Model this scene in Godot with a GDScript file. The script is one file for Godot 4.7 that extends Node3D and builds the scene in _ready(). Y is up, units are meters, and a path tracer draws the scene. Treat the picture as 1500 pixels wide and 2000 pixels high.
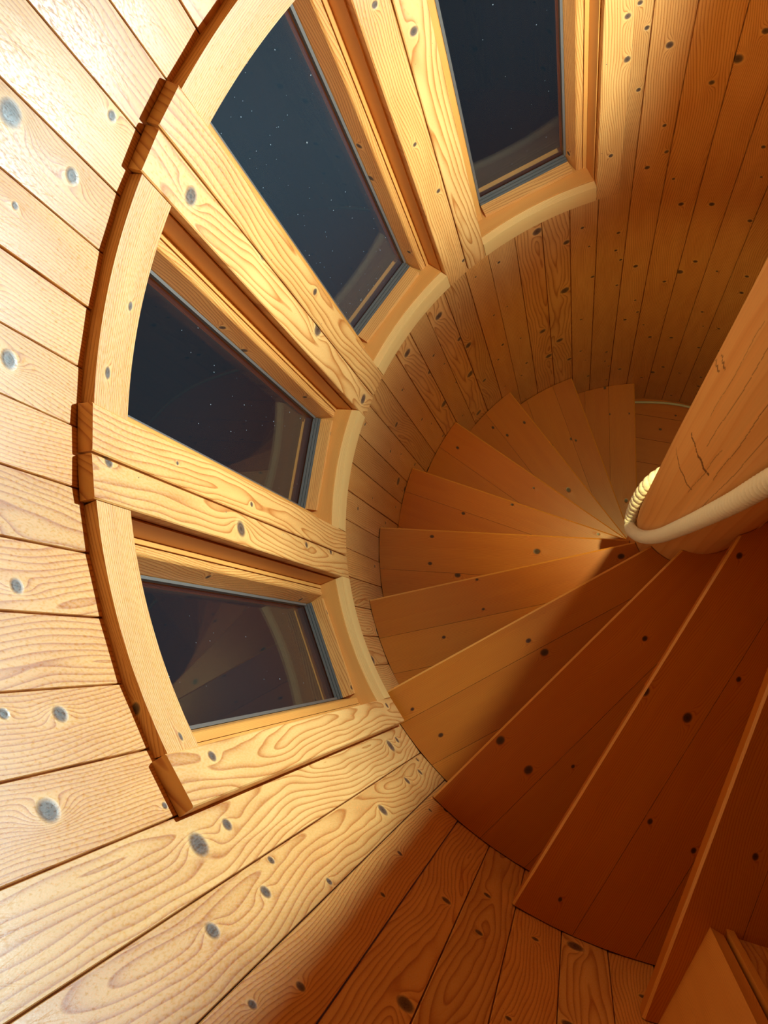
extends Node3D
# A round stair tower seen from above: all lengths below are in units of the tower's inner radius (S metres),
# azimuth az in degrees round the pole, height y counted down from the camera.

const S := 0.86
const Y0 := 4.72
const RB := 0.9756          # face of the casing boards
const TOPB := -1.052
const TOPH := -1.063
const BOTB := -2.43
const WIN := [[18.3, 39.7], [47.9, 68.7], [76.9, 96.85], [105.0, 126.1]]
const LAMP := Vector3(-0.20, -1.58, 0.139)

const LIGHT := Color(0.82, 0.955, 0.99)
const LOWER := Color(1.0, 0.92, 0.56)
const UP_ENERGY := 1.2
const ADDED_BEAM_ENERGY := 0.95
const DOWN_ENERGY := 0.85

var rng := RandomNumberGenerator.new()
# Knots of the planks and boards seen close: start azimuth -> [millimetres across, millimetres along, radius]
const KNOTS := {
	2.55: [[52.6, 165, 9.0], [76.9, 953, 5.0], [38.6, 445, 11.5], [11.1, 853, 5.5], [50.8, 20, 7.5]],
	8.3: [[47.2, 88, 14.0], [53.3, 2, 8.0]],
	14.0: [[45.7, 301, 11.2], [14.8, 112, 4.2]],
	19.4: [[53.4, 226, 8.3], [60.3, 309, 5.1]],
	45.9: [[41.2, 225, 10.0]],
	61.1: [[56.1, 295, 12.5], [51.7, 181, 9.5]],
	127.0: [[57.4, 545, 5.0], [75.3, 472, 5.0], [72.5, 287, 5.0], [60.4, 654, 6.0]],
	132.6: [[39.1, 410, 7.5], [30.3, 972, 6.0], [55.4, 138, 4.6], [70.7, 27, 5.5]],
	137.9: [[57.2, 272, 7.0], [52.7, 768, 7.0], [20.0, 900, 4.0]],
	143.9: [[6.0, 339, 11.0], [43.1, 418, 7.0], [40.4, 763, 7.0]],
	13.8: [[50.0, 991, 7.0]], 72.95: [[41.6, 486, 6.0]], 101.2: [[20.2, 778, 8.0]], 43.75: [[34.3, 865, 3.2], [22.4, 568, 5.0]],
}
const STRAIGHT := [14.0, 19.4, 45.9, 61.1, 127.0, 132.6, 137.9, 143.9]

var tex := {}
var nrm := {}
var mats := {}
var counts := {}

func _ready():
	rng.seed = 20417
	# ---------------------------------------------------------------- camera
	var cam := Camera3D.new()
	cam.name = "camera"
	cam.fov = rad_to_deg(2.0 * atan(1000.0 / 1669.37))
	cam.near = 0.02
	cam.transform = Transform3D(Basis(
		Vector3(-0.642702, -0.216997, -0.734743),
		Vector3(-0.765836, 0.156004, 0.623826),
		Vector3(-0.020746, 0.963626, -0.266448)).orthonormalized(), at(0.4828, 0, 0.0))
	add_child(cam)
	cam.current = true
	# ---------------------------------------------------------------- night outside
	var we := WorldEnvironment.new()
	we.name = "world_environment"
	var env := Environment.new()
	env.background_mode = Environment.BG_COLOR
	env.background_color = Color(0.045, 0.062, 0.075)
	env.background_energy_multiplier = 1.0
	env.ambient_light_source = Environment.AMBIENT_SOURCE_DISABLED
	env.tonemap_mode = Environment.TONE_MAPPER_LINEAR
	env.tonemap_exposure = 1.1
	env.sdfgi_enabled = true
	env.ssao_enabled = true
	env.ssil_enabled = true
	we.environment = env
	add_child(we)
	# ---------------------------------------------------------------- the place
	make_textures()
	build_wall()
	for i in 4:
		build_window(i)
	build_floor_and_ceiling()
	build_trim()
	build_staircase()
	build_rope()
	build_lamp()
	build_cable()

# ==================================================================== helpers
func at(r: float, az: float, y: float) -> Vector3:
	var a := deg_to_rad(az)
	return Vector3(r * cos(a), y + Y0, r * sin(a)) * S

func pt(r: float, az: float) -> Vector2:
	var a := deg_to_rad(az)
	return Vector2(r * cos(a), r * sin(a))

func numbered(called: String) -> String:
	counts[called] = counts.get(called, -1) + 1
	return called if counts[called] == 0 else "%s_%03d" % [called, counts[called]]

func tag(o: Node, label: String, category: String, kind := "", group := ""):
	o.set_meta("label", label)
	if category: o.set_meta("category", category)
	if kind: o.set_meta("kind", kind)
	if group: o.set_meta("group", group)

func thing(called: String, label: String, category: String, kind := "", where := Vector3.ZERO) -> Node3D:
	var o := Node3D.new()
	o.name = called
	o.position = where
	tag(o, label, category, kind)
	add_child(o)
	return o

func node_under(parent: Node, called: String) -> Node3D:
	var o := Node3D.new()
	o.name = numbered(called)
	parent.add_child(o)
	return o

func mesh_under(parent: Node, called: String, st: SurfaceTool, m: Material, count := true) -> MeshInstance3D:
	var o := MeshInstance3D.new()
	o.name = numbered(called) if count else called
	o.mesh = st.commit()
	o.material_override = m
	o.cast_shadow = GeometryInstance3D.SHADOW_CASTING_SETTING_ON
	parent.add_child(o, true)
	return o

func begin() -> SurfaceTool:
	var st := SurfaceTool.new()
	st.begin(Mesh.PRIMITIVE_TRIANGLES)
	return st

func tri(st: SurfaceTool, p: Array, uv: Array, out: Vector3):
	# front faces run clockwise; out points away from the solid
	var n: Vector3 = (p[2] - p[0]).cross(p[1] - p[0])
	if n.length_squared() < 1e-16:
		return
	n = n.normalized()
	var order := [0, 1, 2]
	if n.dot(out) < 0:
		order = [0, 2, 1]
		n = -n
	for k in order:
		st.set_normal(n)
		st.set_uv(uv[k])
		st.add_vertex(p[k])

func quad(st: SurfaceTool, a: Vector3, b: Vector3, c: Vector3, d: Vector3, uv: Array, out: Vector3):
	tri(st, [a, b, c], [uv[0], uv[1], uv[2]], out)
	tri(st, [a, c, d], [uv[0], uv[2], uv[3]], out)

# A prism over a plan outline (radius units, x and z), between two heights. Grain runs up, or along the outline.
func prism(st: SurfaceTool, poly: PackedVector2Array, y0: float, y1: float, off := Vector2.ZERO, along := false, ang0 := NAN, top_poly := PackedVector2Array(), chamfer := 0.0):
	if Geometry2D.is_polygon_clockwise(poly):
		poly.reverse()
		if top_poly.size(): top_poly.reverse()
	var n := poly.size()
	var centre := Vector2.ZERO
	for q in poly: centre += q / n
	if top_poly.is_empty(): top_poly = poly
	var run := 0.0
	for i in n:
		var a := poly[i]
		var b := poly[(i + 1) % n]
		var e := b - a
		var o2 := Vector2(e.y, -e.x).normalized()
		var out := Vector3(o2.x, 0, o2.y)
		var l := e.length()
		var ys := [y0, y1 - chamfer] if chamfer > 0.0 else [y0, y1]
		var u0 := run * S
		var u1 := (run + l) * S
		if not is_nan(ang0):
			u0 = angle_difference(ang0, a.angle()) * S
			u1 = angle_difference(ang0, b.angle()) * S
		quad(st, v3(a, ys[0]), v3(b, ys[0]), v3(b, ys[1]), v3(a, ys[1]),
			[uvw(u0, ys[0], off, along), uvw(u1, ys[0], off, along), uvw(u1, ys[1], off, along), uvw(u0, ys[1], off, along)], out)
		if chamfer > 0.0:
			var ta := top_poly[i]
			var tb := top_poly[(i + 1) % n]
			quad(st, v3(a, ys[1]), v3(b, ys[1]), v3(tb, y1), v3(ta, y1),
				[uvw(u0, ys[1], off, along), uvw(u1, ys[1], off, along), uvw(u1, y1, off, along), uvw(u0, y1, off, along)], out + Vector3.UP)
		run += l
	for cap in 2:
		var pp := poly if cap == 0 else top_poly
		var idx := Geometry2D.triangulate_polygon(pp)
		var yy := y0 if cap == 0 else y1
		for t in range(0, idx.size(), 3):
			var vs := []
			var us := []
			for k in 3:
				var q := pp[idx[t + k]]
				vs.append(v3(q, yy))
				us.append((Vector2(q.length() * S / 0.083, q.angle() * S) if along else Vector2(q.x * S / 0.083, q.y * S)) + off)
			tri(st, vs, us, Vector3.DOWN if cap == 0 else Vector3.UP)

func uvw(u: float, y: float, off: Vector2, along: bool) -> Vector2:
	var yy := y * S
	return (Vector2(yy / 0.083, u) if along else Vector2(u / 0.083, yy)) + off

func v3(q: Vector2, y: float) -> Vector3:
	return Vector3(q.x, y + Y0, q.y) * S

func rnd_off() -> Vector2:
	return Vector2(0, rng.randf())

# ==================================================================== materials
func grain_task(i: int, specs: Array):
	specs[i].image = grain_image(specs[i])

func make_textures():
	var specs := []
	for k in 8:
		specs.append({"id": "plank%d" % k, "seed": 100 + k * 17, "w": 256, "h": 2048, "kind": "plank", "k": k})
	var nth := 0
	for a in KNOTS:
		specs.append({"id": "plank_%s" % a, "seed": 1300 + nth * 29, "w": 256, "h": 1536, "kind": "plank", "k": 4 + nth % 4 if a in STRAIGHT else nth % 4, "knots": KNOTS[a]})
		nth += 1
	for k in 3:
		specs.append({"id": "tread%d" % k, "seed": 500 + k * 31, "w": 256, "h": 1024, "kind": "tread", "k": k})
	for k in 2:
		specs.append({"id": "fine%d" % k, "seed": 800 + k * 13, "w": 256, "h": 1024, "kind": "fine", "k": k})
	specs.append({"id": "pale", "seed": 860, "w": 256, "h": 768, "kind": "fine", "k": 5})
	specs.append({"id": "pole", "seed": 900, "w": 768, "h": 1024, "kind": "pole", "k": 0})
	var group := WorkerThreadPool.add_group_task(grain_task.bind(specs), specs.size(), -1, true)
	WorkerThreadPool.wait_for_group_task_completion(group)
	for s in specs:
		var both: Array = s.image
		tex[s.id] = ImageTexture.create_from_image(both[0])
		nrm[s.id] = ImageTexture.create_from_image(both[1])

func grain_image(s: Dictionary) -> Array:
	var w: int = s.w
	var h: int = s.h
	var r := RandomNumberGenerator.new()
	r.seed = s.seed
	var noise := FastNoiseLite.new()
	noise.seed = s.seed
	noise.noise_type = FastNoiseLite.TYPE_SIMPLEX_SMOOTH
	noise.fractal_octaves = 2
	noise.frequency = 1.0
	var W := 83.0                      # millimetres across
	var L := 1000.0                    # millimetres along, the pattern repeats
	var early := Color(0.92, 0.675, 0.39)
	var late := Color(0.66, 0.335, 0.11)
	var spacing := r.randf_range(7.0, 12.0)
	var c0 := r.randf_range(0.1, 0.9) * W
	var ca := r.randf_range(4, 14)
	var cb := r.randf_range(2, 7)
	var h0 := r.randf_range(6, 16)
	var ha := r.randf_range(6, 15)
	var hb := r.randf_range(1.5, 4)
	var warp := 4.5
	var nk := 2 + int(s.k) % 2
	var kmin := 5.0
	var kmax := 12.0
	var strength := 1.0
	var streak := 0.16
	if s.kind == "plank" and int(s.k) >= 4:
		spacing = r.randf_range(3.6, 5.2)
		c0 = [-25.0, 108.0, -60.0, 140.0][int(s.k) - 4]
		h0 = 22.0
		warp = 3.0
		nk = 4
		kmin = 2.5
		kmax = 5.5
	if s.kind == "tread":
		early = Color(0.80, 0.465, 0.13)
		late = Color(0.66, 0.30, 0.06)
		c0 = -50.0
		h0 = 30.0
		spacing = 3.0
		nk = 3
		kmin = 3.0
		kmax = 6.5
		strength = 0.9
		streak = 0.45
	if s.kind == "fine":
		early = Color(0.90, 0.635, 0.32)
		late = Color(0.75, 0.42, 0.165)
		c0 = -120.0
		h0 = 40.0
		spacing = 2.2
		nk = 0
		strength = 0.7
	if s.id == "pale":
		early = Color(0.95, 0.745, 0.45)
		late = Color(0.84, 0.57, 0.29)
	if s.kind == "pole":
		W = 700.0
		early = Color(0.955, 0.72, 0.47)
		late = Color(0.86, 0.55, 0.30)
		spacing = 26.0
		c0 = -400.0
		h0 = 200.0
		warp = 9.0
		nk = 4
		kmin = 5.0
		kmax = 9.0
		strength = 0.55
	var p1 := r.randf() * TAU
	var p2 := r.randf() * TAU
	var p3 := r.randf() * TAU
	var p4 := r.randf() * TAU
	var kx := PackedFloat32Array()
	var ky := PackedFloat32Array()
	var kr := PackedFloat32Array()
	for k in nk:
		kx.append(r.randf_range(0.15, 0.85) * W)
		ky.append((k + r.randf_range(0.15, 0.85)) / nk * L)
		kr.append(r.randf_range(kmin, kmax))
	if s.has("knots"):
		nk = s.knots.size()
		kx.clear()
		ky.clear()
		kr.clear()
		for q in s.knots:
			kx.append(q[0])
			ky.append(q[1])
			kr.append(q[2] / 1.25)
	var fibre := PackedFloat32Array()
	for x in 1024:
		fibre.append(r.randf())
	for pass_ in 1:
		var f2 := fibre.duplicate()
		for x in 1024:
			fibre[x] = (f2[x] * 2.0 + f2[(x + 1) % 1024] + f2[(x + 1023) % 1024]) * 0.25
	var data := PackedByteArray()
	data.resize(w * h * 3)
	var bump := PackedByteArray()
	bump.resize(w * h)
	var knot := Color(0.36, 0.27, 0.22) if s.kind == "plank" else Color(0.26, 0.13, 0.07)
	var at_ := 0
	var plank_like: bool = s.kind == "plank"
	var round_ := L / TAU / 230.0
	for j in h:
		var t := float(j) / h
		var Y := t * L
		var xc := c0 + ca * sin(TAU * t + p1) + cb * sin(2.0 * TAU * t + p2) + 0.5 * sin(5.0 * TAU * t + p1) + 0.25 * sin(9.0 * TAU * t + p3)
		var hh := h0 + ha * sin(TAU * t + p3) + hb * sin(2.0 * TAU * t + p4)
		var cy := cos(TAU * t) * round_
		var sy := sin(TAU * t) * round_
		var drift := 3.0 * sin(TAU * t + p2)
		for i in w:
			var X := (i + 0.5) / w * W
			var nz := noise.get_noise_3d(X * 0.026, cy, sy)
			var d := sqrt((X - xc) * (X - xc) + hh * hh) + warp * nz
			var inside := 0.0
			var halo := 0.0
			var ringk := 0.0
			var bulge := 0.0
			for k in nk:
				var dy := absf(Y - ky[k])
				if dy > L * 0.5: dy = L - dy
				var kr_ := kr[k]
				if dy < kr_ * 9.0:
					var dx := X - kx[k]
					var q := (dx * dx + dy * dy * 0.14) / (kr_ * kr_)
					if q < 14.0:
						var g := exp(-q * 0.45)
						d += kr_ * 2.2 * g
						bulge += g
						var q2 := sqrt(dx * dx + dy * dy * 0.6) / kr_ + nz * 0.25
						if q2 < 2.1: halo = maxf(halo, clampf((2.1 - q2) / 0.5, 0.0, 1.0))
						if q2 < 1.45:
							inside = maxf(inside, clampf((1.45 - q2) / 0.6, 0.0, 1.0))
							ringk = q2
			var f := d / spacing
			f -= floorf(f)
			var lw := f * f * f * f
			if f > 0.9: lw *= (1.0 - f) * 10.0
			var fb := fibre[int(X / W * 1000.0 + drift + nz * 6.0 + 1024.0) % 1024]
			var m := strength * lw + streak * (fb - 0.5) + 0.12 * nz
			var g1 := 0.97 + 0.07 * (fb - 0.5)
			var cr := (early.r + (late.r - early.r) * m) * g1
			var cg := (early.g + (late.g - early.g) * m) * g1
			var cb_ := (early.b + (late.b - early.b) * m) * g1
			if halo > 0.0 and plank_like:
				cr += (0.95 - cr) * halo * 0.35
				cg += (0.76 - cg) * halo * 0.35
				cb_ += (0.48 - cb_) * halo * 0.35
			if inside > 0.0:
				var dark := 0.95 + 0.10 * sin(ringk * 11.0 + nz * 5.0) - 0.35 * exp(-ringk * ringk * 9.0)
				cr += (knot.r * dark - cr) * inside * 0.9
				cg += (knot.g * dark - cg) * inside * 0.9
				cb_ += (knot.b * dark - cb_) * inside * 0.9
			data[at_ * 3] = int(clampf(cr, 0, 1) * 255)
			data[at_ * 3 + 1] = int(clampf(cg, 0, 1) * 255)
			data[at_ * 3 + 2] = int(clampf(cb_, 0, 1) * 255)
			bump[at_] = int(clampf(0.45 - 0.03 * lw + 0.35 * bulge - 0.25 * inside + 0.12 * nz + 0.035 * (fibre[(i * 7 + j * 131 + (i * j) % 61) % 1024] - 0.5), 0, 1) * 255)
			at_ += 1
	if s.kind == "pole":
		# old chain cuts across the peeled log, and long drying checks along it: [u, v] to [u, v], thickness, darkness
		for c in [[0.121, 0.1795, 0.026, 0.1885, 3, 0.75], [0.145, 0.2265, 0.038, 0.230, 2, 0.6], [0.191, 0.127, 0.140, 0.1125, 2, 0.6], [0.169, 0.110, 0.128, 0.103, 2, 0.6],
				[0.075, 0.02, 0.066, 0.165, 1, 0.5], [0.020, 0.07, 0.012, 0.19, 1, 0.6], [0.036, 0.15, 0.040, 0.24, 1, 0.45], [0.985, 0.08, 0.992, 0.25, 1, 0.5], [0.105, 0.05, 0.098, 0.14, 1, 0.35]]:
			var steps := int(maxf(absf(c[2] - c[0]) * w, absf(c[3] - c[1]) * h)) + 1
			for q in steps + 1:
				var tt := float(q) / steps
				var px := int(lerpf(c[0], c[2], tt) * w + 1.3 * sin(tt * 9.0))
				var py := int(lerpf(c[1], c[3], tt) * h - 2.0 * sin(PI * tt) + 1.0 * sin(tt * 17.0))
				var thick := int(ceilf(float(c[4]) * (0.35 + 0.65 * tt)))
				for o in thick:
					var ii := (py * w + px + (o if c[4] == 1 else 0) + (0 if c[4] == 1 else o * w)) * 3
					for ch in 3:
						data[ii + ch] = int(lerpf(data[ii + ch], [82, 40, 16][ch], c[5]))
	var img := Image.create_from_data(w, h, false, Image.FORMAT_RGB8, data)
	img.generate_mipmaps()
	var b := Image.create_from_data(w, h, false, Image.FORMAT_L8, bump)
	b.resize(w, h / 2, Image.INTERPOLATE_BILINEAR)
	b.bump_map_to_normal_map(4.0)
	return [img, b]

func gloss_texture() -> ImageTexture:
	if not tex.has("gloss"):
		var w := 128
		var h := 1024
		var n := FastNoiseLite.new()
		n.seed = 77
		n.frequency = 1.0
		n.fractal_octaves = 3
		var data := PackedByteArray()
		data.resize(w * h)
		for j in h:
			for i in w:
				var v := 0.40 + 0.22 * n.get_noise_2d(i * 0.17, j * 0.10)
				data[j * w + i] = int(clampf(v, 0.2, 0.7) * 255)
		# fine scratches in the varnish
		var r := RandomNumberGenerator.new()
		r.seed = 5
		for k in 260:
			var x := r.randf() * w
			var y := r.randf() * h
			var dx := r.randf_range(-0.7, 0.7)
			for q in r.randi_range(8, 60):
				data[(int(y + q) % h) * w + posmod(int(x + dx * q), w)] = 150
		tex["gloss"] = ImageTexture.create_from_image(Image.create_from_data(w, h, false, Image.FORMAT_L8, data))
	return tex["gloss"]

func wood(id: String, tint := Color.WHITE, rough := 0.40, bumpy := 0.5) -> StandardMaterial3D:
	var key := "%s %s %s" % [id, tint.to_html(), rough]
	if not mats.has(key):
		var m := StandardMaterial3D.new()
		m.resource_name = "wood_" + id
		m.albedo_texture = tex[id]
		m.albedo_color = tint
		m.roughness = rough
		if id.begins_with("plank"):
			m.roughness = 1.0
			m.roughness_texture = gloss_texture()
			m.roughness_texture_channel = BaseMaterial3D.TEXTURE_CHANNEL_RED
		m.metallic_specular = 0.5
		m.normal_enabled = true
		m.normal_texture = nrm[id]
		m.normal_scale = bumpy
		mats[key] = m
	return mats[key]

func plain(called: String, c: Color, rough := 0.5, metal := 0.0) -> StandardMaterial3D:
	if not mats.has(called):
		var m := StandardMaterial3D.new()
		m.resource_name = called
		m.albedo_color = c
		m.roughness = rough
		m.metallic = metal
		mats[called] = m
	return mats[called]

const TINTS := [Color(1, 1, 1), Color(0.97, 0.95, 0.92), Color(1, 0.97, 0.93), Color(0.94, 0.91, 0.87), Color(0.99, 0.94, 0.86)]

# ==================================================================== round wall of boards
func build_wall():
	var wall := thing("wall_round", "round tower wall of vertical knotty pine planks", "wall", "structure")
	var joints := [-25.1, -19.65, -13.9, -8.25, -2.75, 2.55, 8.3, 14.0, 19.4, 24.8, 30.2, 35.5, 40.8, 45.9, 51.0, 56.1, 61.1, 66.3, 71.8, 77.0, 82.1,
		86.6, 91.2, 96.0, 101.0, 106.0, 111.5, 116.7, 121.9, 127.0, 132.6, 137.9, 143.9, 149.3]
	var n := 36
	for k in range(1, n + 1):
		joints.append(149.3 + (334.9 - 149.3) * k / n)
	var top := 3.6
	var bottom := -Y0
	for k in joints.size() - 1:
		var a0: float = joints[k]
		var a1: float = joints[k + 1]
		var st := begin()
		var off := Vector2(0.0, rng.randf())
		if KNOTS.has(a0): off = Vector2.ZERO
		var dr := rng.randf_range(-0.0012, 0.0012)
		var tilt := rng.randf_range(-0.0010, 0.0010)
		# what the windows leave of the plank: stretches across it, between heights
		var pieces := []
		var hit := []
		for w in WIN:
			var lo: float = w[0] - 0.75
			var hi: float = w[1] + 0.75
			if hi > a0 and lo < a1:
				hit.append([maxf(lo, a0), minf(hi, a1)])
		if hit.is_empty():
			pieces.append([a0, a1, bottom, top])
		else:
			pieces.append([a0, a1, TOPH - 0.004, top])
			pieces.append([a0, a1, bottom, BOTB])
			var x := a0
			for q in hit:
				if q[0] > x + 0.05: pieces.append([x, q[0], BOTB, TOPH - 0.004])
				x = q[1]
			if x < a1 - 0.05: pieces.append([x, a1, BOTB, TOPH - 0.004])
		var variant := rng.randi() % 8
		if a0 > 126.0 and a0 < 150.0: variant = 5 + rng.randi() % 3
		for q in pieces:
			prism(st, plank_plan(a0, a1, q[0], q[1], dr, tilt), q[2], q[3], off, false, deg_to_rad(a0))
		var look := "plank%d" % variant
		if KNOTS.has(a0): look = "plank_%s" % a0
		mesh_under(wall, "plank", st, wood(look, TINTS[rng.randi() % 5], 0.40, 1.3 if KNOTS.has(a0) and a0 > 100.0 else 0.5))
	# flat casing boards beside and between the windows, proud of the planks
	var boards := [[13.8, 18.3], [39.7, 43.55], [43.75, 47.9], [68.7, 72.75], [72.95, 76.9], [96.85, 101.0], [101.2, 105.0], [126.1, 130.1]]
	var looks := [0, 1, 2, 3, 3, 4, 6, 5]
	for i in boards.size():
		var b: Array = boards[i]
		var st := begin()
		var d := rng.randf_range(-0.001, 0.001)
		var poly := PackedVector2Array([pt(RB + 0.0018 + d, b[0]), pt(RB + d, b[0] + 0.12), pt(RB + d, b[1] - 0.12), pt(RB + 0.0018 + d, b[1]), pt(0.9985, b[1]), pt(0.9985, b[0])])
		prism(st, poly, BOTB, TOPB + rng.randf_range(-0.002, 0.002), Vector2(0.0, 0.0 if KNOTS.has(b[0]) else rng.randf()), false, deg_to_rad(b[0]))
		var o := mesh_under(wall, "casing_board", st, wood("plank_%s" % b[0] if KNOTS.has(b[0]) else "plank%d" % looks[i], TINTS[i % 3]))
		nails(o, b)

func plank_plan(a0: float, a1: float, q0: float, q1: float, dr: float, tilt: float) -> PackedVector2Array:
	var g := 0.055            # half of the open groove between planks, degrees
	var p0 := pt(1.0 + dr - tilt, a0)
	var p1 := pt(1.0 + dr + tilt, a1)
	var face := func(a: float) -> Vector2:
		return p0.lerp(p1, (a - a0) / (a1 - a0))
	var out := pt(1.0, (a0 + a1) * 0.5)
	var deep := 0.008
	var back := 0.026
	var poly := PackedVector2Array()
	if q0 <= a0:
		poly.append_array([face.call(a0) + out * back, face.call(a0) + out * deep, face.call(a0 + g) + out * (deep - 0.0005), face.call(a0 + g) + out * 0.0014, face.call(a0 + g * 2.0)])
	else:
		poly.append_array([face.call(q0) + out * back, face.call(q0)])
	if q1 >= a1:
		poly.append_array([face.call(a1 - g * 2.0), face.call(a1 - g) + out * 0.0014, face.call(a1 - g) + out * (deep - 0.0005), face.call(a1) + out * deep, face.call(a1) + out * back])
	else:
		poly.append_array([face.call(q1), face.call(q1) + out * back])
	return poly

func nails(o: Node3D, b: Array):
	var m := plain("nail_steel", Color(0.36, 0.33, 0.30), 0.5, 0.6)
	for y in [-1.16, -1.5, -1.85, -2.2, -2.38]:
		for s in 2:
			if rng.randf() < 0.35: continue
			var a: float = lerpf(b[0], b[1], 0.15 if s == 0 else 0.85)
			var st := begin()
			var c := at(RB + 0.0012, a, y + rng.randf_range(-0.03, 0.03))
			var n := -Vector3(c.x, 0, c.z).normalized()
			var tx := n.cross(Vector3.UP)
			for k in 6:
				var e0 := tx * cos(TAU * k / 6) + Vector3.UP * sin(TAU * k / 6)
				var e1 := tx * cos(TAU * (k + 1) / 6) + Vector3.UP * sin(TAU * (k + 1) / 6)
				tri(st, [c + n * 0.0022, c + e0 * 0.0024, c + e1 * 0.0024], [Vector2.ZERO, Vector2.ZERO, Vector2.ZERO], n)
			mesh_under(o, "nail", st, m, false)

# ==================================================================== windows
func build_window(i: int):
	var a0: float = WIN[i][0]
	var a1: float = WIN[i][1]
	var c := (a0 + a1) * 0.5
	var half := (a1 - a0) * 0.5
	var words := ["leftmost low window beside the bright blank planks, brown reflection in its pane", "second window from the blank planks, nearly black pane between two board pairs",
		"tall window with bluish dusty pane, third from the blank planks", "window at the top of the picture beside the shaded planks"]
	var w := thing("window_%d" % (i + 1), words[i], "window", "structure", at(1.0, c, BOTB))
	var n := pt(1.0, c)
	var t := Vector2(-n.y, n.x)                  # towards growing azimuth
	var inv := func(st: SurfaceTool) -> SurfaceTool: return st
	var q := func(nn: float, u: float) -> Vector2: return n * nn + t * u
	var hw := RB * sin(deg_to_rad(half))         # half the width between the casing boards
	var base := w.position
	var f0 := wood("fine0", Color(1, 0.97, 0.92), 0.42, 0.3)
	var f1 := wood("fine1", Color(0.96, 0.92, 0.86), 0.42, 0.3)
	# head trim, a curved strip
	var arc := PackedVector2Array()
	for k in 25: arc.append(pt(0.979, lerpf(a0 + 0.03, a1 - 0.03, k / 24.0)))
	var head := arc.duplicate()
	head.append(q.call(1.028, hw - 0.001))
	head.append(q.call(1.028, -hw + 0.001))
	add_part(w, "head_trim", head, -1.158, TOPH, base, wood("plank%d" % (6 + i % 2), TINTS[i % 3]), true)
	# sill: curved nosing strip in front, then the sill board a little higher
	var nose := PackedVector2Array()
	for k in 25: nose.append(pt(RB - 0.001, lerpf(a0 + 0.03, a1 - 0.03, k / 24.0)))
	for k in 25: nose.append(pt(0.9965, lerpf(a1 - 0.03, a0 + 0.03, k / 24.0)))
	add_part(w, "sill_nosing", nose, BOTB, -2.3555, base, wood("pale", Color.WHITE, 0.42, 0.3), true)
	var sill := PackedVector2Array()
	for k in 25: sill.append(pt(0.9970, lerpf(a0 + 0.05, a1 - 0.05, k / 24.0)))
	sill.append(q.call(1.125, hw - 0.0005))
	sill.append(q.call(1.125, -hw + 0.0005))
	add_part(w, "sill_board", sill, BOTB, -2.351, base, f1, true)
	# jambs
	for s in [-1.0, 1.0]:
		add_part(w, "jamb", PackedVector2Array([q.call(0.9825, s * hw), q.call(1.125, s * hw), q.call(1.125, s * (hw + 0.015)), q.call(0.9825 + 0.003, s * (hw + 0.015))]), BOTB, TOPH - 0.005, base, f1)
		add_part(w, "stop_bead", PackedVector2Array([q.call(1.027, s * (hw - 0.0005)), q.call(1.027, s * (hw - 0.011)), q.call(1.05, s * (hw - 0.011)), q.call(1.05, s * (hw - 0.0005))]), -2.3505, -1.09, base, f0)
	add_part(w, "head_jamb", PackedVector2Array([q.call(1.029, -hw + 0.0005), q.call(1.125, -hw + 0.0005), q.call(1.125, hw - 0.0005), q.call(1.029, hw - 0.0005)]), -1.088, TOPH - 0.005, base, f1, true)
	# sash
	var sash := Node3D.new()
	sash.name = "sash"
	w.add_child(sash)
	var su := hw - 0.0125
	for s in [-1.0, 1.0]:
		add_part(sash, "stile", PackedVector2Array([q.call(1.030, s * su), q.call(1.030, s * (su - 0.015)), q.call(1.034, s * (su - 0.018)), q.call(1.080, s * (su - 0.028)), q.call(1.118, s * (su - 0.028)), q.call(1.118, s * su)]), -2.3505, -1.09, base, f0 if s < 0 else wood("plank5", TINTS[4]))
	var iu := su - 0.0285
	add_part(sash, "bottom_rail", PackedVector2Array([q.call(1.0305, -iu), q.call(1.064, -iu), q.call(1.064, iu), q.call(1.0305, iu)]), -2.3505, -2.337, base, wood("plank%d" % (5 + i % 3), TINTS[4]), true)
	add_part(sash, "top_rail", PackedVector2Array([q.call(1.0305, -iu), q.call(1.118, -iu), q.call(1.118, iu), q.call(1.0305, iu)]), -1.13, -1.0905, base, f0, true)
	var alu := plain("grey_aluminium", Color(0.43, 0.40, 0.37), 0.45, 0.3)
	for k in 3:
		var n0 := 1.0645 + 0.0072 * k
		add_part(sash, "glazing_track", PackedVector2Array([q.call(n0, -iu), q.call(n0 + 0.0058, -iu), q.call(n0 + 0.0058, iu), q.call(n0, iu)]), -2.3505, -2.336 + 0.004 * k, base, alu)
	for s in [-1.0, 1.0]:
		add_part(sash, "glazing_bead", PackedVector2Array([q.call(1.0755, s * iu), q.call(1.0755, s * (iu - 0.0065)), q.call(1.0845, s * (iu - 0.0065)), q.call(1.0845, s * iu)]), -2.320, -1.131, base, alu)
	var glass := StandardMaterial3D.new()
	glass.resource_name = "window_glass"
	glass.transparency = BaseMaterial3D.TRANSPARENCY_ALPHA
	glass.albedo_color = Color(0.70, 0.85, 0.95, 0.006)
	glass.roughness = 0.02
	glass.metallic_specular = 0.36
	if i == 2: glass.albedo_color.a = 0.020       # the dustiest of the four
	var gm: Material = glass
	var pane := add_part(sash, "glass_pane", PackedVector2Array([q.call(1.087, -iu), q.call(1.0905, -iu), q.call(1.0905, iu), q.call(1.087, iu)]), -2.350, -1.131, base, gm)
	# dust and dried drops on the pane
	var st := begin()
	var count: int = [22, 40, 90, 24][i]
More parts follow.
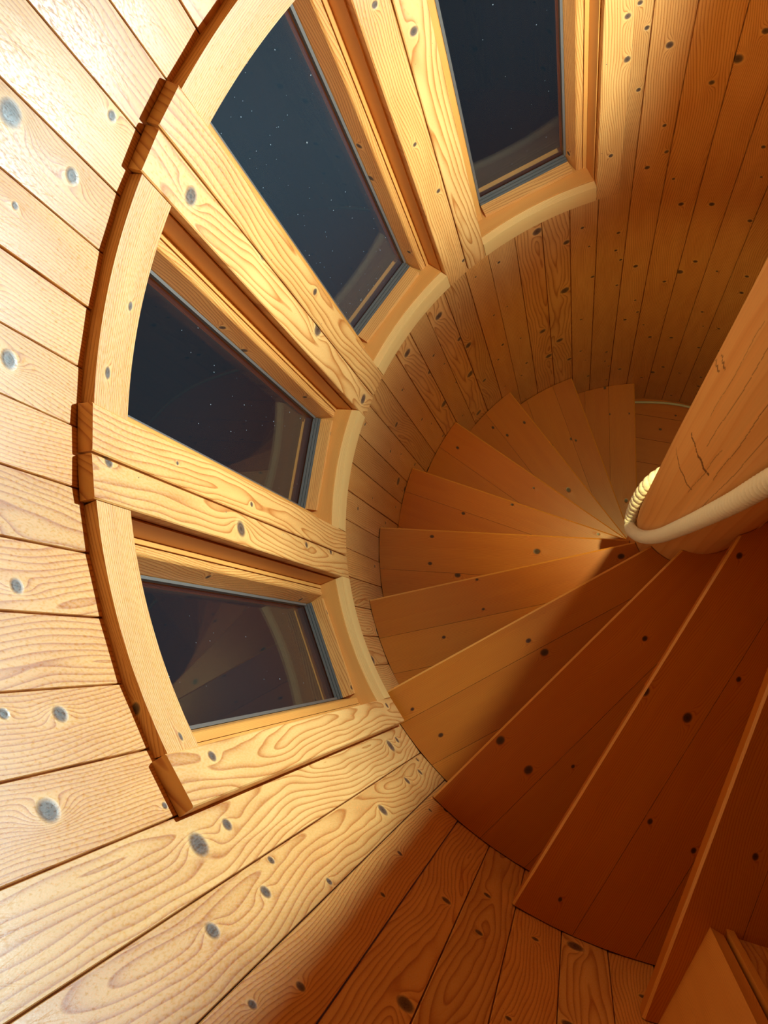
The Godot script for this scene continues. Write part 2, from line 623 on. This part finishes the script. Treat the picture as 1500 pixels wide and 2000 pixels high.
	for k in count:
		var u := rng.randf_range(-0.95, 0.95) * (iu - 0.007)
		var y := rng.randf_range(-2.31, -1.2)
		var r := rng.randf_range(0.0004, 0.0011) / S
		if rng.randf() < 0.12: r *= 1.7
		var long := rng.randf_range(1.0, 2.2)
		var p := []
		for e in 5:
			var q2: Vector2 = q.call(1.0866, u + r * cos(TAU * e / 5))
			p.append(v3(q2, y + r * long * sin(TAU * e / 5)) - base)
		for e in [1, 2, 3]:
			tri(st, [p[0], p[e], p[e + 1]], [Vector2.ZERO, Vector2.ZERO, Vector2.ZERO], Vector3(-n.x, 0, -n.y))
	var dust := mesh_under(pane, "dust_specks", st, plain("dust", Color(0.55, 0.56, 0.56), 0.9), false)
	dust.set_meta("kind", "stuff")

func add_part(parent: Node, called: String, poly: PackedVector2Array, y0: float, y1: float, base: Vector3, m: Material, along := false) -> MeshInstance3D:
	var st := begin()
	prism(st, poly, y0, y1, rnd_off(), along)
	var mesh := st.commit()
	# the part's own axes start at its window's base
	var moved := SurfaceTool.new()
	moved.append_from(mesh, 0, Transform3D(Basis.IDENTITY, -base))
	var o := MeshInstance3D.new()
	o.name = called
	o.mesh = moved.commit()
	o.material_override = m
	o.cast_shadow = GeometryInstance3D.SHADOW_CASTING_SETTING_ON
	parent.add_child(o, true)
	return o

# ==================================================================== floor, ceiling
func disc_boards(parent: Node3D, called: String, y0: float, y1: float, turn: float, wide: float, id: String, tint: Color):
	var ring := PackedVector2Array()
	for k in 72: ring.append(pt(1.03, k * 5.0))
	var e := Vector2(cos(turn), sin(turn))
	var p := Vector2(-e.y, e.x)
	var x := -1.05
	while x < 1.05:
		var strip := PackedVector2Array([e * -1.2 + p * (x + 0.0008), e * 1.2 + p * (x + 0.0008), e * 1.2 + p * (x + wide - 0.0008), e * -1.2 + p * (x + wide - 0.0008)])
		for poly in Geometry2D.intersect_polygons(ring, strip):
			var st := begin()
			board(st, poly, y0, y1, e, p, 0.0)
			mesh_under(parent, called, st, wood(id, tint * TINTS[rng.randi() % 5]))
		x += wide

# A board lying flat: grain runs along e.
func board(st: SurfaceTool, poly: PackedVector2Array, y0: float, y1: float, e: Vector2, p: Vector2, nose: float, edge: SurfaceTool = null):
	var off := Vector2(rng.randf(), rng.randf())
	if Geometry2D.is_polygon_clockwise(poly): poly.reverse()
	if nose > 0.0:
		var kept := PackedVector2Array()
		for q in poly:
			var f := front(q, p)
			if f < 0.0006 or f > nose * 1.6: kept.append(q)
		poly = kept
	var n := poly.size()
	var top := PackedVector2Array()
	for q in poly:
		top.append(q + p * nose if nose > 0.0 and front(q, p) < 0.0006 else q)
	var yc := y1 - nose
	for i in n:
		var a := poly[i]
		var b := poly[(i + 1) % n]
		var o2 := Vector2((b - a).y, -(b - a).x).normalized()
		var out := Vector3(o2.x, 0, o2.y)
		var ua := a.dot(e) * S
		var ub := b.dot(e) * S
		quad(st, v3(a, y0), v3(b, y0), v3(b, yc), v3(a, yc), [Vector2(y0 * S / 0.083, ua) + off, Vector2(y0 * S / 0.083, ub) + off, Vector2(yc * S / 0.083, ub) + off, Vector2(yc * S / 0.083, ua) + off], out)
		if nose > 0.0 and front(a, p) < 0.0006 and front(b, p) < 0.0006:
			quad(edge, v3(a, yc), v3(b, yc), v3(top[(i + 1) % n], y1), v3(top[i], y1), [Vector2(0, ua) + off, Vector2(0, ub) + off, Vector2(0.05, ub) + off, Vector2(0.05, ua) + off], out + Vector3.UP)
		elif nose > 0.0:
			quad(st, v3(a, yc), v3(b, yc), v3(top[(i + 1) % n], y1), v3(top[i], y1), [Vector2(0, ua) + off, Vector2(0, ub) + off, Vector2(0.05, ub) + off, Vector2(0.05, ua) + off], out + Vector3.UP)
	for cap in 2:
		var pp := poly if cap == 0 else top
		var yy := y0 if cap == 0 else y1
		var idx := Geometry2D.triangulate_polygon(pp)
		for t in range(0, idx.size(), 3):
			var vs := []
			var us := []
			for k in 3:
				var q := pp[idx[t + k]]
				vs.append(v3(q, yy))
				us.append(Vector2((q.dot(p)) * S / 0.083, q.dot(e) * S) + off)
			tri(st, vs, us, Vector3.DOWN if cap == 0 else Vector3.UP)

var nose_at := 0.0
func front(q: Vector2, p: Vector2) -> float:
	return absf(q.dot(p) - nose_at)

func build_floor_and_ceiling():
	var fl := thing("floor", "lowest floor of pine boards at the foot of the spiral stairs", "floor", "structure")
	disc_boards(fl, "floor_board", -Y0 - 0.03, -Y0, deg_to_rad(62), 0.13, "tread1", Color(1, 1, 1))
	var ce := thing("ceiling", "pine board ceiling of the tower, above the picture", "ceiling", "structure")
	disc_boards(ce, "ceiling_board", 3.6, 3.63, deg_to_rad(20), 0.14, "plank6", Color(1, 1, 1))

# ==================================================================== boxed casing on the top tread
func build_trim():
	var tr := thing("trim_1", "boxed corner of pine boards standing on the uppermost tread", "trim", "structure")
	var a := pt(0.827, -33.1)
	var b := pt(0.9985, -29.2)
	var c := pt(0.829, -34.9)
	var d := pt(0.868, -46.0)
	var y0 := -1.6
	var y1 := 3.6
	var side := (b - a).normalized()
	var inn := Vector2(side.y, -side.x)
	if inn.dot(c - a) < 0: inn = -inn
	var st := begin()
	prism(st, PackedVector2Array([a, b, b + inn * 0.024, a + inn * 0.024]), y0, y1, rnd_off())
	mesh_under(tr, "side_board", st, wood("fine0", Color(1, 0.97, 0.92), 0.42, 0.3))
	st = begin()
	var e := (d - c).normalized()
	var outw := pt(1.0, -40.0)
	prism(st, PackedVector2Array([c - outw * 0.004, c - outw * 0.004 + e * 0.012, c + e * 0.012 + outw * 0.024, c + outw * 0.024]), y0, y1, rnd_off())
	mesh_under(tr, "edge_strip", st, wood("fine1", Color(1, 0.97, 0.92), 0.42, 0.3))
	st = begin()
	prism(st, PackedVector2Array([c + e * 0.0125 + outw * 0.006, d + outw * 0.006, d + outw * 0.03, c + e * 0.0125 + outw * 0.03]), y0, y1, rnd_off())
	mesh_under(tr, "inner_board", st, wood("plank2", TINTS[3]))

# ==================================================================== staircase
func pole_r(y: float) -> float:
	var ys := [3.6, -0.93, -1.35, -1.72, -2.14, -2.47, -4.72]
	var rs := [0.090, 0.115, 0.1203, 0.1249, 0.1282, 0.1303, 0.132]
	for k in 6:
		if y >= ys[k + 1]:
			return lerpf(rs[k + 1], rs[k], (y - ys[k + 1]) / (ys[k] - ys[k + 1]))
	return 0.132

func build_staircase():
	var stair := thing("spiral_staircase", "varnished pine spiral staircase with wedge treads round a thick log pole", "staircase", "", at(0, 0, -Y0))
	# the pole, a peeled log
	var st := begin()
	var seg := 64
	var rows := 56
	var pts := []
	for j in rows + 1:
		var y := lerpf(-4.72, 3.599, float(j) / rows)
		var row := []
		for k in seg + 1:
			var a := TAU * k / seg
			var r := pole_r(y) * (1.0 + 0.006 * sin(3.0 * a + y * 1.3) + 0.004 * sin(5.0 * a - y * 2.0))
			row.append([Vector3(r * cos(a), y + Y0, r * sin(a)) * S, Vector3(cos(a), 0, sin(a)), Vector2(float(k) / seg, -(y + Y0) / 4.0)])
		pts.append(row)
	grid(st, pts)
	mesh_under(stair, "central_pole", st, wood("pole", Color.WHITE, 0.5, 0.25))
	var treads := [["J", 140.1, -4.43, 0.0], ["I", 121.7, -4.13, 0.0], ["H", 103.6, -3.845, 0.0], ["G", 86.4, -3.55, 0.0], ["F", 69.8, -3.285, 0.0], ["E", 53.2, -2.98, 0.004],
		["D", 37.3, -2.745, 0.004], ["C", 19.6, -2.464, 0.017], ["B", 2.1, -2.21, 0.045], ["A", -13.3, -1.89, 0.087], ["N", -27.7, -1.60, 0.165], ["M", -45.5, -1.32, 0.12], ["L", -62.5, -1.04, 0.1]]
	for k in treads.size():
		var t: Array = treads[k]
		var above: Array = treads[k + 1] if k + 1 < treads.size() else ["", t[1] - 17.0, 0.0, 0.1]
		build_tread(stair, t[1], t[2], t[3], above, k)

func grid(st: SurfaceTool, pts: Array):
	for j in pts.size() - 1:
		for k in pts[j].size() - 1:
			for t in [[[0, 0], [1, 0], [1, 1]], [[0, 0], [1, 1], [0, 1]]]:
				var v := []
				for q in t: v.append(pts[j + q[0]][k + q[1]])
				var n: Vector3 = (v[2][0] - v[0][0]).cross(v[1][0] - v[0][0])
				if n.dot(v[0][1] + v[1][1] + v[2][1]) < 0.0: v.reverse()
				for x in v:
					st.set_normal(x[1])
					st.set_uv(x[2])
					st.add_vertex(x[0])

func build_tread(stair: Node3D, az: float, y: float, o: float, above: Array, k: int):
	var tread := Node3D.new()
	tread.name = numbered("tread")
	stair.add_child(tread)
	# nosing line: from the foot point nearest the axis out to the wall
	var foot := pt(o, az - 90.0 + rad_to_deg(asin(o)))
	var e := (pt(0.9975, az) - foot).normalized()
	var p := Vector2(e.y, -e.x)                    # back, towards the tread above
	if p.dot(pt(1.0, az - 20.0)) < 0.0: p = -p
	nose_at = foot.dot(p)
	var disc := PackedVector2Array()
	var hole := PackedVector2Array()
	for q in 120: disc.append(pt(0.9975, q * 3.0))
	for q in 60: hole.append(pt(pole_r(y) + 0.0012, q * 6.0))
	# the back edge runs under the tread above, along that tread's own nosing line
	var f2 := pt(above[3], above[1] - 90.0 + rad_to_deg(asin(above[3])))
	var e2 := (pt(0.9975, above[1]) - f2).normalized()
	var p2 := Vector2(e2.y, -e2.x)
	if p2.dot(pt(1.0, float(above[1]) - 20.0)) < 0.0: p2 = -p2
	var b0 := f2.dot(p2) + 0.05
	var sector := biggest(Geometry2D.intersect_polygons(disc, PackedVector2Array([e2 * -2.0 + p2 * b0, e2 * 2.0 + p2 * b0, e2 * 2.0 + p2 * -2.0, e2 * -2.0 + p2 * -2.0])))
	sector = biggest(Geometry2D.intersect_polygons(sector, PackedVector2Array([e * -2.0 + p * nose_at, e * 2.0 + p * nose_at, e * 2.0 + p * 2.0, e * -2.0 + p * 2.0])))
	sector = biggest(Geometry2D.intersect_polygons(sector, PackedVector2Array([p * -2.0 + e * 0.01, p * 2.0 + e * 0.01, p * 2.0 + e * 2.0, p * -2.0 + e * 2.0])))
	sector = biggest(Geometry2D.clip_polygons(sector, hole))
	var thick := 0.05
	var cuts: Array = [[0.0, 0.13, 0.25, 0.55], [0.0, 0.10, 0.24, 0.55], [0.0, 0.15, 0.27, 0.55]][k % 3]
	for c in 3:
		var g0 := nose_at + float(cuts[c]) + (0.0004 if c > 0 else 0.0)
		var g1 := nose_at + float(cuts[c + 1]) - 0.0004
		var strip := PackedVector2Array([e * -1.3 + p * g0, e * 1.3 + p * g0, e * 1.3 + p * g1, e * -1.3 + p * g1])
		for poly in Geometry2D.intersect_polygons(sector, strip):
			if area(poly) < 0.0004: continue
			var st := begin()
			var shift := stair.position
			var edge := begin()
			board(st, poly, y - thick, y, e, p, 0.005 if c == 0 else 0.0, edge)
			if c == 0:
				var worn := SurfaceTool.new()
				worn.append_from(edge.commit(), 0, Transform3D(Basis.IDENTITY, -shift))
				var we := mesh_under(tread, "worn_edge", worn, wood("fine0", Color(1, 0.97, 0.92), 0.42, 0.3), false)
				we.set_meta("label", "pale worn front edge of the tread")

			var moved := SurfaceTool.new()
			moved.append_from(st.commit(), 0, Transform3D(Basis.IDENTITY, -shift))
			mesh_under(tread, "tread_board", moved, wood("tread%d" % ((k + c) % 3), TINTS[(k * 3 + c * 2) % 5], 0.36, 0.25), false)

func biggest(polys: Array) -> PackedVector2Array:
	var best := PackedVector2Array()
	for q in polys:
		if best.is_empty() or area(q) > area(best): best = q
	return best

func area(poly: PackedVector2Array) -> float:
	var s := 0.0
	for i in poly.size(): s += poly[i].cross(poly[(i + 1) % poly.size()])
	return absf(s) * 0.5

# ==================================================================== rope
func build_rope():
	var rope := thing("rope_handrail", "thick white braided rope winding round the log pole as a handrail", "rope", "")
	var keys := [[-215.0, 0.15, 2.4], [-180.0, 0.15, 1.82], [-140.0, 0.15, 1.14], [-100.0, 0.15, 0.44], [-70.0, 0.155, -0.09], [-40.0, 0.16, -0.62], [-28.0, 0.153, -0.92], [-19.1, 0.150, -1.225], [-14.1, 0.150, -1.427], [-5.7, 0.150, -1.697], [0.4, 0.150, -1.874], [8.6, 0.150, -2.10], [19.3, 0.150, -2.305],
		[31.2, 0.150, -2.461], [48.0, 0.150, -2.63], [62.0, 0.150, -2.64], [76.0, 0.150, -2.57], [95.0, 0.150, -2.5], [120.0, 0.150, -2.48], [150.0, 0.15, -2.48]]
	var curve := Curve3D.new()
	var path := []
	for k in keys: path.append(at(k[1], k[0], k[2]))
	for k in path.size():
		var tang: Vector3 = (path[mini(k + 1, path.size() - 1)] - path[maxi(k - 1, 0)]) / 6.0
		curve.add_point(path[k], -tang, tang)
	curve.bake_interval = 0.002
	var total := curve.get_baked_length()
	var nseg := int(total / 0.0009)
	var sides := 20
	var r0 := 0.0180 * S
	var pts := []
	var last_x := Vector3.ZERO
	for j in nseg + 1:
		var s := total * j / nseg
		var c := curve.sample_baked(s, true)
		# stay clear of the pole's face
		var rad := Vector2(c.x, c.z)
		var want := pole_r(c.y / S - Y0) * S + r0 * 0.97
		var loose := smoothstep(-2.3, -1.2, c.y / S - Y0) * (1.0 - smoothstep(-0.3, 0.5, c.y / S - Y0))
		rad = rad.normalized() * lerpf(want, maxf(want, rad.length()), loose)
		c = Vector3(rad.x, c.y, rad.y)
		var ahead := curve.sample_baked(minf(s + 0.003, total), true)
		var behind := curve.sample_baked(maxf(s - 0.003, 0), true)
		var d := (ahead - behind).normalized()
		var x := Vector3(c.x, 0, c.z).normalized()
		x = (x - d * x.dot(d)).normalized()
		last_x = x
		var yv := d.cross(x)
		var row := []
		for k in sides + 1:
			var a := TAU * k / sides
			# braid: two families of strands crossing each other, plus a fine twist
			var b1 := absf(sin(s * PI / 0.018 + a))
			var b2 := absf(sin(s * PI / 0.018 - 2.0 * a + 1.0))
			var r := r0 * (0.74 + 0.21 * pow(b1, 0.5) + 0.05 * sqrt(b2) + 0.015 * sin(s * 2900.0 + a * 5.0))
			var nv := x * cos(a) + yv * sin(a)
			row.append([c + nv * r, nv, Vector2(float(k) / sides, s)])
		pts.append(row)
	var st := begin()
	# normals from the shaped surface itself
	for j in pts.size():
		for k in sides + 1:
			var pa: Vector3 = pts[maxi(j - 1, 0)][k][0]
			var pb: Vector3 = pts[mini(j + 1, pts.size() - 1)][k][0]
			var pc: Vector3 = pts[j][(k + sides - 1) % sides][0]
			var pd: Vector3 = pts[j][(k + 1) % sides][0]
			var nn := (pb - pa).cross(pd - pc).normalized()
			if nn.dot(pts[j][k][1]) < 0: nn = -nn
			pts[j][k][1] = nn
	grid(st, pts)
	# close both ends
	for j in [0, pts.size() - 1]:
		var mid := Vector3.ZERO
		for k in sides: mid += pts[j][k][0] / sides
		var inner: Vector3 = pts[1 if j == 0 else pts.size() - 2][0][0] - pts[j][0][0]
		for k in sides:
			tri(st, [mid, pts[j][k][0], pts[j][k + 1][0]], [Vector2.ZERO, Vector2.ZERO, Vector2.ZERO], -inner)
	var m := plain("cotton_rope", Color(0.985, 0.98, 0.97), 0.85)
	var o := mesh_under(rope, "rope_strand", st, m, false)
	o.set_meta("label", "braided white cotton rope")

# ==================================================================== lamp behind the pole
func build_lamp():
	var c := Vector3(LAMP.x, LAMP.y + Y0, LAMP.z) * S
	var lamp := thing("pole_lamp", "small two-way spot lamp on the far side of the log pole", "lamp", "", c)
	var metal := plain("dark_lamp_metal", Color(0.10, 0.09, 0.08), 0.5, 0.6)
	var glow := StandardMaterial3D.new()
	glow.resource_name = "bulb_glow"
	glow.albedo_color = Color(1, 1, 1)
	glow.emission_enabled = true
	glow.emission = LIGHT
	glow.emission_energy_multiplier = 2.0
	# a bulb over a shallow cup: the cup keeps its light off the lower walls
	mesh_under(lamp, "cup", lathe([Vector2(0.0, -0.046), Vector2(0.012, -0.046), Vector2(0.023, -0.036), Vector2(0.0260, -0.0282), Vector2(0.0248, -0.0275), Vector2(0.021, -0.033), Vector2(0.0, -0.041)]), metal, false)
	var dome := [Vector2(0.0, -0.041), Vector2(0.009, -0.041), Vector2(0.009, -0.016)]
	for k in range(3, 9): dome.append(Vector2(0.014 * sin(PI * k / 8.0), -0.014 * cos(PI * k / 8.0)))
	mesh_under(lamp, "bulb", lathe(dome), glow, false)
	var low_glow := StandardMaterial3D.new()
	low_glow.resource_name = "lower_glow"
	low_glow.albedo_color = Color(1, 1, 1)
	low_glow.emission_enabled = true
	low_glow.emission = LOWER
	low_glow.emission_energy_multiplier = 0.6
	mesh_under(lamp, "lower_head", lathe([Vector2(0.0, -0.046), Vector2(0.014, -0.046), Vector2(0.018, -0.052), Vector2(0.018, -0.066), Vector2(0.0, -0.066)]), metal, false)
	mesh_under(lamp, "lower_lens", lathe([Vector2(0.0, -0.0665), Vector2(0.0165, -0.0665), Vector2(0.0165, -0.072), Vector2(0.010, -0.077), Vector2(0.0, -0.078)]), low_glow, false)
	# arm to the pole
	var towards := -Vector3(c.x, 0, c.z).normalized()
	var dist := Vector2(c.x, c.z).length() - pole_r(LAMP.y) * S
	var st := begin()
	var side := towards.cross(Vector3.UP)
	var rows := []
	for j in 2:
		var p := towards * (0.017 if j == 0 else dist + 0.001) + Vector3.DOWN * 0.058
		var row := []
		for k in 13:
			var a := TAU * k / 12
			var nv := side * cos(a) + Vector3.UP * sin(a)
			row.append([p + nv * 0.006, nv, Vector2.ZERO])
		rows.append(row)
	grid(st, rows)
	mesh_under(lamp, "arm", st, metal, false)
	var l := SpotLight3D.new()
	l.name = "lamp_light"
	l.light_color = LIGHT
	l.light_energy = UP_ENERGY
	l.light_size = 0.01
	l.spot_angle = 89.0
	l.spot_angle_attenuation = 0.4
	l.spot_range = 12.0
	l.spot_attenuation = 2.0
	l.shadow_enabled = true
	add_child(l)
	var el := deg_to_rad(6.0)
	var az := deg_to_rad(52.0)
	l.look_at_from_position(c, c + Vector3(cos(el) * cos(az), sin(el), cos(el) * sin(az)), Vector3.UP)
	# added second spot at the bulb, brightens the upper left planks
	var added_beam := SpotLight3D.new()
	added_beam.name = "added_beam_light"
	added_beam.light_color = LIGHT
	added_beam.light_energy = ADDED_BEAM_ENERGY
	added_beam.light_size = 0.01
	added_beam.spot_angle = 62.0
	added_beam.spot_angle_attenuation = 1.0
	added_beam.spot_range = 12.0
	added_beam.spot_attenuation = 2.0
	added_beam.shadow_enabled = true
	add_child(added_beam)
	el = deg_to_rad(28.0)
	az = deg_to_rad(20.0)
	added_beam.look_at_from_position(c, c + Vector3(cos(el) * cos(az), sin(el), cos(el) * sin(az)), Vector3.UP)
	var d := SpotLight3D.new()
	d.name = "lower_lamp_light"
	d.light_color = LOWER
	d.light_energy = DOWN_ENERGY
	d.light_size = 0.012
	d.spot_angle = 42.0
	d.spot_angle_attenuation = 1.0
	d.spot_range = 12.0
	d.spot_attenuation = 2.0
	d.shadow_enabled = true
	add_child(d)
	d.look_at_from_position(c + Vector3.DOWN * 0.084, c + Vector3.DOWN * 1.0, Vector3.RIGHT)

func lathe(prof: Array) -> SurfaceTool:
	var st := begin()
	var pts := []
	for k in prof.size():
		var a: Vector2 = prof[maxi(k - 1, 0)]
		var b: Vector2 = prof[mini(k + 1, prof.size() - 1)]
		var tang := (b - a).normalized()
		var row := []
		for s in 25:
			var an := TAU * s / 24
			var nv := Vector3(tang.y * cos(an), -tang.x, tang.y * sin(an))
			row.append([Vector3(prof[k].x * cos(an), prof[k].y, prof[k].x * sin(an)), nv, Vector2(s / 24.0, k)])
		pts.append(row)
	grid(st, pts)
	return st

# ==================================================================== cable along the foot of the wall
func build_cable():
	var cb := thing("floor_cable", "thin pale cable lying on the lowest floor along the wall", "cable", "", at(0.985, 150, -Y0))
	var st := begin()
	var pts := []
	for j in 60:
		var az := lerpf(141.0, 215.0, j / 59.0)
		var c := at(0.982 + 0.004 * sin(az * 0.21), az, -Y0) + Vector3.UP * 0.0062 - cb.position
		var x := Vector3(cos(deg_to_rad(az)), 0, sin(deg_to_rad(az)))
		var row := []
		for k in 9:
			var a := TAU * k / 8
			var nv := x * cos(a) + Vector3.UP * sin(a)
			row.append([c + nv * 0.006, nv, Vector2.ZERO])
		pts.append(row)
	grid(st, pts)
	mesh_under(cb, "cable_sheath", st, plain("pale_cable", Color(0.78, 0.75, 0.70), 0.6), false)
